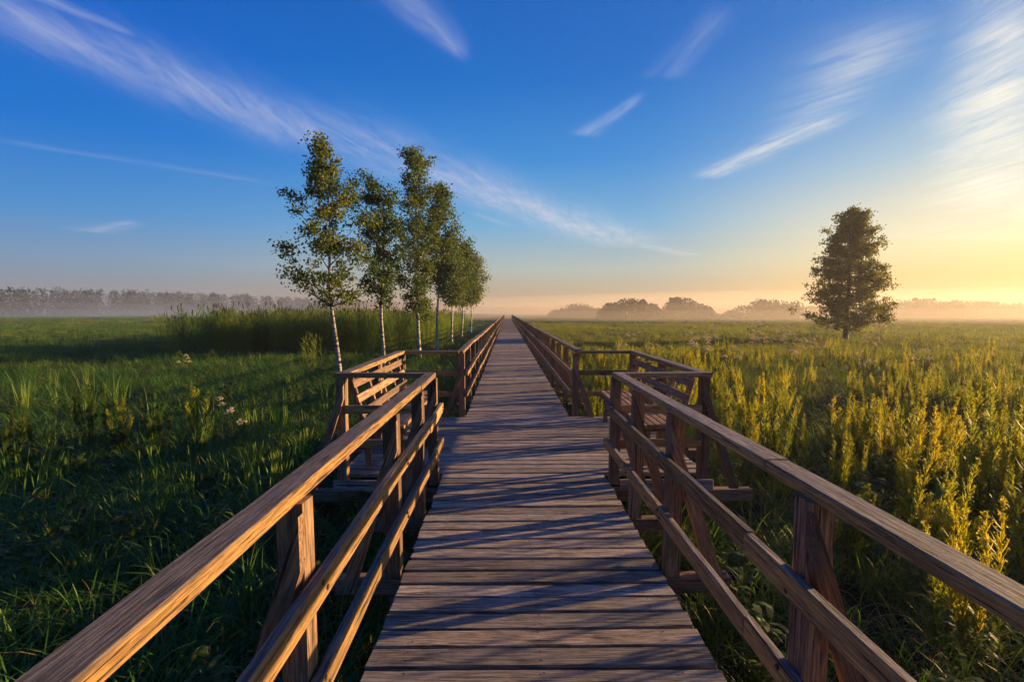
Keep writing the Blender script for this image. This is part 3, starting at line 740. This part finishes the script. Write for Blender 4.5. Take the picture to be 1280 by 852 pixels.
# umbellifers with flat white heads
def umbel(seed, H):
    rg = random.Random(seed); g = Geo(); pts = arch(rg, (0, 0, -.03), H, .03, .05, 5)
    g.tube(pts, .006, 1, 4)
    tops = [pts[-1]] + [pts[3].lerp(pts[4], rg.random()) + rdir(rg, .9) * rg.uniform(.12, .22) for _ in range(4)]
    for i, tp in enumerate(tops):
        if i: g.tube([pts[3], pts[3].lerp(tp, .5) + Vector((0, 0, -.02)), tp], .003, 1, 3)
        for j in range(16):
            a = rdir(rg) * rg.uniform(.01, .085); c = tp + a * .8 + Vector((0, 0, .05 - a.length * .5 + rg.uniform(-.02, .02)))
            g.tube([tp, c], .0012, 1, 3)
            for q in range(5): g.quad(c + rdir(rg) * .012, rdir(rg, rg.uniform(0, 1)) * .022, rdir(rg, rg.uniform(-1, 1)) * .02, 0)
    for i in range(14):
        f = rg.uniform(.1, .7) * 5; p = pts[int(f)].lerp(pts[int(f) + 1], f % 1); d = rdir(rg, .4)
        for j in range(6): g.quad(p + d * (.05 + .03 * j) + rdir(rg) * .02, rdir(rg, .2) * .05, rdir(rg, .1) * .02, 1)
    return g.build('umbellifer', ['umbel', 'goldleaf'])
uv = [umbel(180 + i, 1.05) for i in range(4)]
ug = [(-4.35, 7.3, .86, 'white flat flower heads in the dark grass beside the feathery weeds'), (-4.0, 7.0, .72, 'lower white flower head among dark grass blades'), (-9.9, 14.8, .9, 'single white flower head far out in the dark grass')]
for (x, y, s, lab) in ug: tag(link('umbellifer', uv[int(y) % 4], None, (x, y, float(gheight(x, y))), (0, 0, x), s), lab, 'flower', 'white flower heads in the dark grass')
for i in range(46):
    y = rg.uniform(11, 34); x = y * rg.uniform(.22, 1.02)
    if i < 9: y = rg.uniform(17.5, 20); x = y * rg.uniform(.50, .60)
    o = link('umbellifer', uv[i % 4], None, (x, y, float(gheight(x, y))), (0, 0, rg.uniform(0, 6)), rg.uniform(1.1, 1.5))
    tag(o, 'pale flat-headed flower standing above the golden green meadow', 'flower', 'pale flowers in the sunny meadow')
# broad dock leaf by the railing
def dock(seed):
    rg = random.Random(seed); g = Geo()
    for (l, w, ln, dr) in ((.62, .12, .12, .12), (.45, .10, .5, .5), (.38, .09, .6, .6), (.30, .08, .4, .7)):
        pts = arch(rg, (0, 0, -.02), l, ln, dr, 8); g.ribbon(pts, w, 0, side=Vector((.75, -.66, 0)) if l > .6 else None)
    return g.build('dock', ['dock'])
tag(link('dock_plant', dock(1), None, (3.75, 3.95, GZ), (0, 0, .3), 1.25), 'broad bright green pointed leaf glowing among the golden weeds', 'plant')
tag(link('dock_plant', dock(2), None, (-5.5, 5.9, GZ), (0, 0, 2.3), .8), 'low broad leaf catching light under the feathery weeds in the dark grass', 'plant')

# ------------------------------------------------------------------ trees
def tree(name, label, cat, group, x, y, H, lean, zc, prof, nbr, leaves, lsize, seed, mats, rtrunk, asc=.9, droop=.25, clumpr=.16, spread=1.0, wig=.09, rk=.86, rv_=(.42, 1.22)):
    """H height; lean = x offset of the top; zc = crown base; prof = [(fraction of the crown's height, radius, x offset)]; leaves in all"""
    rg = random.Random(seed); nr = np.random.RandomState(seed)
    z0 = float(gheight(x, y)); t_ = thing(name, label, cat, (x, y, z0), group)
    n = 14; tp = []
    for i in range(n + 1):
        f = i / n
        tp.append(Vector((lean * f + wig * math.sin(f * 9 + seed) * (f * (1.3 - f)) * 2, wig * math.cos(f * 7 + seed) * f, H * f * .985)))
    def tat(f):
        q = min(f, .9999) * n; i = int(q); return tp[i].lerp(tp[i + 1], q - i)
    g = Geo(); rad = [rtrunk * (1.25 if i == 0 else 1) * (1 - .93 * (i / n)) for i in range(n + 1)]
    tp0 = [tp[0] - Vector((0, 0, .2))] + tp[1:]
    g.tube(tp0, rad, 0, 9)
    link('trunk', g.build('trunk', [mats[0]]), t_)
    def pr(cf):
        for (a, ra, oa), (b, rb_, ob) in zip(prof[:-1], prof[1:]):
            if a <= cf <= b:
                w = (cf - a) / (b - a); return ra + (rb_ - ra) * w, oa + (ob - oa) * w
        return prof[-1][1], prof[-1][2]
    g = Geo(); cents = []
    fc = zc / H
    for i in range(nbr):
        cf = (i + rg.random()) / nbr
        cf = cf ** .92
        r, off = pr(cf); r *= rg.uniform(*rv_) * rk
        a = i * 2.39996 + rg.uniform(-.5, .5)
        zt = zc + (H - zc) * cf
        end = Vector((off + math.cos(a) * r, math.sin(a) * r * spread, zt)) + Vector((lean * zt / H, 0, 0))
        fb = max(fc * .85, (zt - asc * r) / H); st = tat(min(fb, .97))
        midp = st.lerp(end, .5) + Vector((0, 0, -.10 * r + rg.uniform(-.05, .08)))
        g.tube([st, midp, end], [rtrunk * .30 * (1 - cf * .7) + .004, rtrunk * .16 * (1 - cf * .6) + .003, .002], 0, 4)
        nt = max(3, int(3 + r * 2.2))
        for j in range(nt):
            u = rg.uniform(.30, 1.05); p = (st.lerp(midp, u * 2) if u < .5 else midp.lerp(end, (u - .5) * 2))
            e = p + rdir(rg, rg.uniform(-.3, .7)) * rg.uniform(.18, .42) * (r * .6 + .25)
            g.tube([p, p.lerp(e, .5) + Vector((0, 0, .03)), e + Vector((0, 0, -droop * .2))], [.006, .004, .002], 0, 3)
            for q in range(2): cents.append(tuple(p.lerp(e, rg.uniform(.5, 1.05))) + (rg.uniform(.35, 1.5),))
    link('limbs', g.build('limbs', [mats[1]]), t_)
    cents = np.array(cents); k = len(cents)
    wts = cents[:, 3] ** 2.4; idx = nr.choice(k, leaves, p=wts / wts.sum())
    sz = clumpr * cents[idx, 3]
    c = cents[idx, :3] + nr.normal(0, 1, (leaves, 3)) * sz[:, None] * np.array([1, 1, .8]) + np.array([0, 0, -droop * .15])
    u = nr.normal(0, 1, (leaves, 3)); u[:, 2] -= .5; u /= np.linalg.norm(u, axis=1)[:, None]
    w = np.cross(u, nr.normal(0, 1, (leaves, 3))); w /= np.linalg.norm(w, axis=1)[:, None] + 1e-9
    l = lsize * nr.uniform(.6, 1.25, leaves)[:, None]
    V = np.stack([c - u * l * .5, c + w * l * .36 + u * l * .0, c + u * l * .55, c - w * l * .36], 1).reshape(-1, 3)
    me = bpy.data.meshes.new('crown'); me.vertices.add(len(V)); me.vertices.foreach_set('co', V.astype(np.float32).ravel())
    me.loops.add(leaves * 4); me.loops.foreach_set('vertex_index', np.arange(leaves * 4, dtype=np.int32))
    me.polygons.add(leaves); me.polygons.foreach_set('loop_start', np.arange(0, leaves * 4, 4, dtype=np.int32)); me.polygons.foreach_set('loop_total', np.full(leaves, 4, np.int32))
    me.materials.append(M[mats[2]]); me.update(); me.validate()
    link('crown', me, t_)
    return t_
BG = 'young birches in a row beside the boardwalk'
BM = ('bark', 'twig', 'leafb')
tree('birch_tree', 'nearest birch, widest spaced leaves and a slightly bent white trunk', 'tree', BG, -3.92, 11.3, 6.15, -.36, 2.75,
     [(0, .75, -.05), (.12, 1.0, 0), (.35, 1.12, -.05), (.55, .95, .10), (.68, .62, .0), (.82, .42, .05), (1, .22, .0)], 34, 10500, .070, 1, BM, .058, 1.0, .3, .095, .9, .07)
tree('birch_tree', 'second birch with a straight white trunk, crown touching the first', 'tree', BG, -3.95, 15.4, 6.6, -.05, 2.85,
     [(0, .5, -.05), (.2, .85, -.05), (.45, .75, -.1), (.62, .75, .0), (.8, .85, -.35), (1, .5, -.4)], 34, 10000, .08, 2, BM, .062, 1.0, .3, .11, .9)
tree('birch_tree', 'tallest birch of the row, leafy low down its trunk, top split in two', 'tree', BG, -3.95, 21.6, 9.6, -.12, 2.1,
     [(0, .45, .1), (.12, .5, .05), (.25, 1.15, -.05), (.5, 1.45, .0), (.65, 1.2, .1), (.8, 1.15, .0), (.92, .95, .0), (1, .6, -.1)], 46, 14500, .105, 3, BM, .085, 1.0, .3, .14, .9)
tree('birch_tree', 'fourth birch with slim crown reaching out behind the tallest one', 'tree', BG, -3.95, 27.0, 9.2, .15, 3.6,
     [(0, .7, 0), (.3, 1.1, .0), (.6, .9, .15), (.85, .6, .25), (1, .3, .2)], 38, 9500, .125, 4, BM, .08, 1.0, .3, .17, .9)
tree('birch_tree', 'fifth birch, rounded crown, partly behind the fourth', 'tree', BG, -3.95, 34.2, 7.8, .0, 3.2,
     [(0, .8, 0), (.3, 1.3, .0), (.65, 1.25, .1), (1, .5, .2)], 36, 6200, .15, 5, BM, .085, 1.0, .3, .21, .9)
tree('birch_tree', 'sixth birch, its trunk forked below a rounded crown', 'tree', BG, -3.95, 41.5, 8.5, .3, 3.4,
     [(0, .9, 0), (.35, 1.45, .1), (.7, 1.2, .2), (1, .5, .1)], 36, 6200, .17, 6, BM, .09, 1.0, .3, .23, .9)
tree('birch_tree', 'farthest and smallest looking birch at the end of the row', 'tree', BG, -3.95, 52.0, 8.3, .3, 3.6,
     [(0, 1.0, .1), (.4, 1.5, .3), (.75, 1.1, .4), (1, .4, .3)], 34, 5500, .20, 7, BM, .09, 1.0, .3, .25, .9)
tree('lone_tree', 'lone full-crowned tree standing in the sunny meadow against the bright sky', 'tree', None, 25.0, 35.2, 9.75, .25, 1.05,
     [(0, 2.2, 0), (.07, 3.1, 0), (.17, 3.4, -.05), (.24, 2.9, .05), (.32, 3.2, 0), (.40, 2.7, .05), (.48, 2.85, 0), (.56, 2.35, 0), (.64, 2.45, 0), (.72, 2.1, .05), (.80, 2.0, 0), (.88, 1.5, 0), (.95, 1.2, 0), (1, .6, 0)], 112, 36000, .15, 12, ('twig', 'twig', 'leafs'), .19, .10, .5, .15, 1.0, .05, .80, (.70, 1.08))

def leafmass(lobes, n, sz, seed):
    """leafy mass: many small faces through overlapping rounded lobes (x, y, z centre, rx, ry, rz)"""
    nr = np.random.RandomState(seed); L = np.array(lobes, float); w = (L[:, 3] * L[:, 5]); idx = nr.choice(len(L), n, p=w / w.sum())
    d = nr.normal(0, 1, (n, 3)); d /= np.linalg.norm(d, axis=1)[:, None]; d[:, 2] = np.where(d[:, 2] < -.1, -d[:, 2], d[:, 2])
    rr = nr.uniform(.62, 1.04, n)[:, None] ; c = L[idx, :3] + d * rr * L[idx, 3:6]
    u = nr.normal(0, 1, (n, 3)); u /= np.linalg.norm(u, axis=1)[:, None]; v = np.cross(u, nr.normal(0, 1, (n, 3))); v /= np.linalg.norm(v, axis=1)[:, None]
    l = sz * nr.uniform(.5, 1.3, n)[:, None]
    V = np.stack([c - u * l * .5, c + v * l * .4, c + u * l * .5, c - v * l * .4], 1).reshape(-1, 3)
    F = np.arange(n * 4).reshape(-1, 4).tolist()
    me = bpy.data.meshes.new('foliage'); me.from_pydata(V.tolist(), [], F); me.materials.append(M['leaff']); me.update()
    return me
def bush(label, x, y, w, h, seed, dep=None, n=9000, lob=9, group='misty bushes beyond the right meadow'):
    rg = random.Random(seed); dep = dep or w * .5; L = [(0, 0, 0, w * .38, dep * .5, h * .92)]
    for i in range(lob):
        a = rg.uniform(-1, 1); px = a * w * .42; hh = h * math.sqrt(max(.05, 1 - a * a * .75)) * rg.uniform(.6, .98)
        L.append((px, rg.uniform(-.3, .3) * dep, 0, w * rg.uniform(.10, .2), dep * .3, hh))
        L.append((px + rg.uniform(-.05, .05) * w, rg.uniform(-.3, .3) * dep, hh * .75, w * .06, w * .06, hh * .27))
    b = thing('bush', label, 'bush', (x, y, GZ - .1), group)
    link('foliage', leafmass(L, n, h * .11, seed), b)
    b.scale = (1.05, 1, 1.22)
    g = Geo()
    for i in range(7): g.tube([(rg.uniform(-.1, .1) * w, 0, -.2), (rg.uniform(-.3, .3) * w, 0, h * .5)], .07, 0, 5)
    link('stems', g.build('stems', ['twig']), b)
px = lambda p, D: (p - 634) * D / 600
bush('rounded misty bush, one of the middle pair on the bright side', px(789, 148), 148, 20.6, 5.8, 1)
bush('wider rounded misty bush with a sloping end, beside the other of the pair', px(853, 153), 153, 17.8, 6.1, 2)
bush('low sloping tail of bushes trailing off toward the lone tree', px(878, 159), 159, 12.8, 3.2, 3)
bush('long low pale mound of bushes nearest the boardwalk end', px(722, 190), 190, 22, 5.0, 4, 8)
bush('faint long bush bank joining the mound to the rounded pair', px(775, 215), 215, 26, 4.4, 5, 8)
bush('broad misty bush bank just before the lone tree', px(965, 150), 150, 24, 5.6, 6, 10, 7000, 12)
bush('small misty bush at the foot of the broad bank', px(915, 160), 160, 9, 2.6, 7)
rg = random.Random(31)
for (p, D_, w, h, lab) in [(1150, 168, 34, 6.2, 'orange misty thicket directly behind the lone tree'), (1215, 176, 38, 6.0, 'orange misty thicket beyond the lone tree, middle of three'), (1285, 184, 42, 5.7, 'orange misty thicket farthest along under the bright sky'),
                           (1050, 190, 34, 5.2, 'thicket half hidden behind the lone tree crown')]:
    bush(lab, px(p, D_), D_, w, h, int(p), 14, 7000, 16)
# the long wood behind the left meadow: it reads as one mass
L = []
rg = random.Random(77)
p = -170.0
while p < 700:
    D_ = 225 if p < 0 else 225 + p * .5 + max(0, p - 400) * .9
    hpx = max(10, 45 - p * .045 - max(0, p - 300) * .02) * rg.uniform(.84, 1.0)
    h = hpx * D_ / 600 - 2; r = rg.uniform(1.6, 4.2) * D_ / 300
    xx, yy = px(p, D_), D_ + rg.uniform(-6, 25)
    L.append((xx, yy, 0, r * 1.7, r, h * .72)); L.append((xx + rg.uniform(-1, 1), yy, h * .62, r * .8, r * .8, h * .38))
    if rg.random() < .25: L.append((xx, yy, h * .72, r * .35, r * .35, h * .30))
    p += rg.uniform(1.0, 2.6)
wme = leafmass([(a, b_, c - .5, d, e, f) for a, b_, c, d, e, f in L], 170000, .85, 5)
tag(link('distant_wood', wme), 'long dark wood sinking into blue mist behind the left meadow', kind='stuff')
L = []
for i in range(60):
    p = rg.uniform(560, 1400); D_ = 520 + rg.uniform(0, 60); h = rg.uniform(5, 9)
    L.append((px(p, D_), D_, h * .3, rg.uniform(6, 18), 6, h * .7))
tag(link('distant_hedge', leafmass(L, 9000, 1.6, 6)), 'pale far tree line on the horizon behind the bushes', kind='stuff')

# ------------------------------------------------------------------ morning air
def volume(name, dens, col, an):
    m = bpy.data.materials.new(name); m.use_nodes = True; k = NT(m.node_tree); k.n.clear()
    v = k.node('ShaderNodeVolumePrincipled'); v.inputs['Density'].default_value = dens; v.inputs['Color'].default_value = (*col, 1); v.inputs['Anisotropy'].default_value = an
    o = k.node('ShaderNodeOutputMaterial'); k.l.new(v.outputs[0], o.inputs['Volume']); M[name] = m
volume('air', HAZE, (.93, .93, .95), .48)
def box(name, x0, x1, y0, y1, z0, z1, mat):
    V = [(x, y, z) for z in (z0, z1) for y in (y0, y1) for x in (x0, x1)]
    return link(name, mesh(name, V, [(0, 2, 3, 1), (4, 5, 7, 6), (0, 1, 5, 4), (2, 6, 7, 3), (0, 4, 6, 2), (1, 3, 7, 5)], mat))
volume('mist', .0010, (.36, .52, .78), .0)
volume('golden_mist', .0030, (.74, .64, .50), .25)
def bank(name, label, cx_, cy_, rx, ry, h, mt='mist'):
    V, F = [], []; n, mrow = 40, 6
    for j in range(mrow + 1):
        a = math.pi / 2 * j / mrow
        for i in range(n):
            th = 2 * math.pi * i / n; V.append((cx_ + rx * math.cos(th) * math.cos(a), cy_ + ry * math.sin(th) * math.cos(a), -.3 + h * math.sin(a)))
    for j in range(mrow):
        for i in range(n): F.append((j * n + i, j * n + (i + 1) % n, (j + 1) * n + (i + 1) % n, (j + 1) * n + i))
    F.append(tuple(reversed(range(n))))
    tag(link(name, mesh(name, V, F, mt)), label, kind='stuff')
bank('ground_mist', 'densest lowest layer of ground mist before the distant wood', -330, 225, 350, 135, 3.5)
bank('ground_mist', 'middle layer of ground mist before the distant wood', -335, 235, 360, 130, 7.0)
bank('ground_mist', 'thin upper layer of ground mist before the distant wood', -340, 245, 370, 125, 12.0)
bank('ground_mist', 'low bank of ground mist beyond the end of the boardwalk', 40, 480, 190, 160, 8.0)
bank('ground_mist', 'densest lowest layer of golden mist around the bushes beyond the right meadow', 165, 225, 250, 180, 3.5, 'golden_mist')
bank('ground_mist', 'middle layer of golden mist around the bushes beyond the right meadow', 175, 250, 270, 200, 7.0, 'golden_mist')
bank('ground_mist', 'thin upper layer of golden mist over the bushes beyond the right meadow', 185, 290, 300, 235, 12.5, 'golden_mist')
tag(box('haze', -1210, 1210, -75, 1710, -2.2, 17.5, 'air'), 'thin morning haze lying over the whole marsh', kind='stuff')
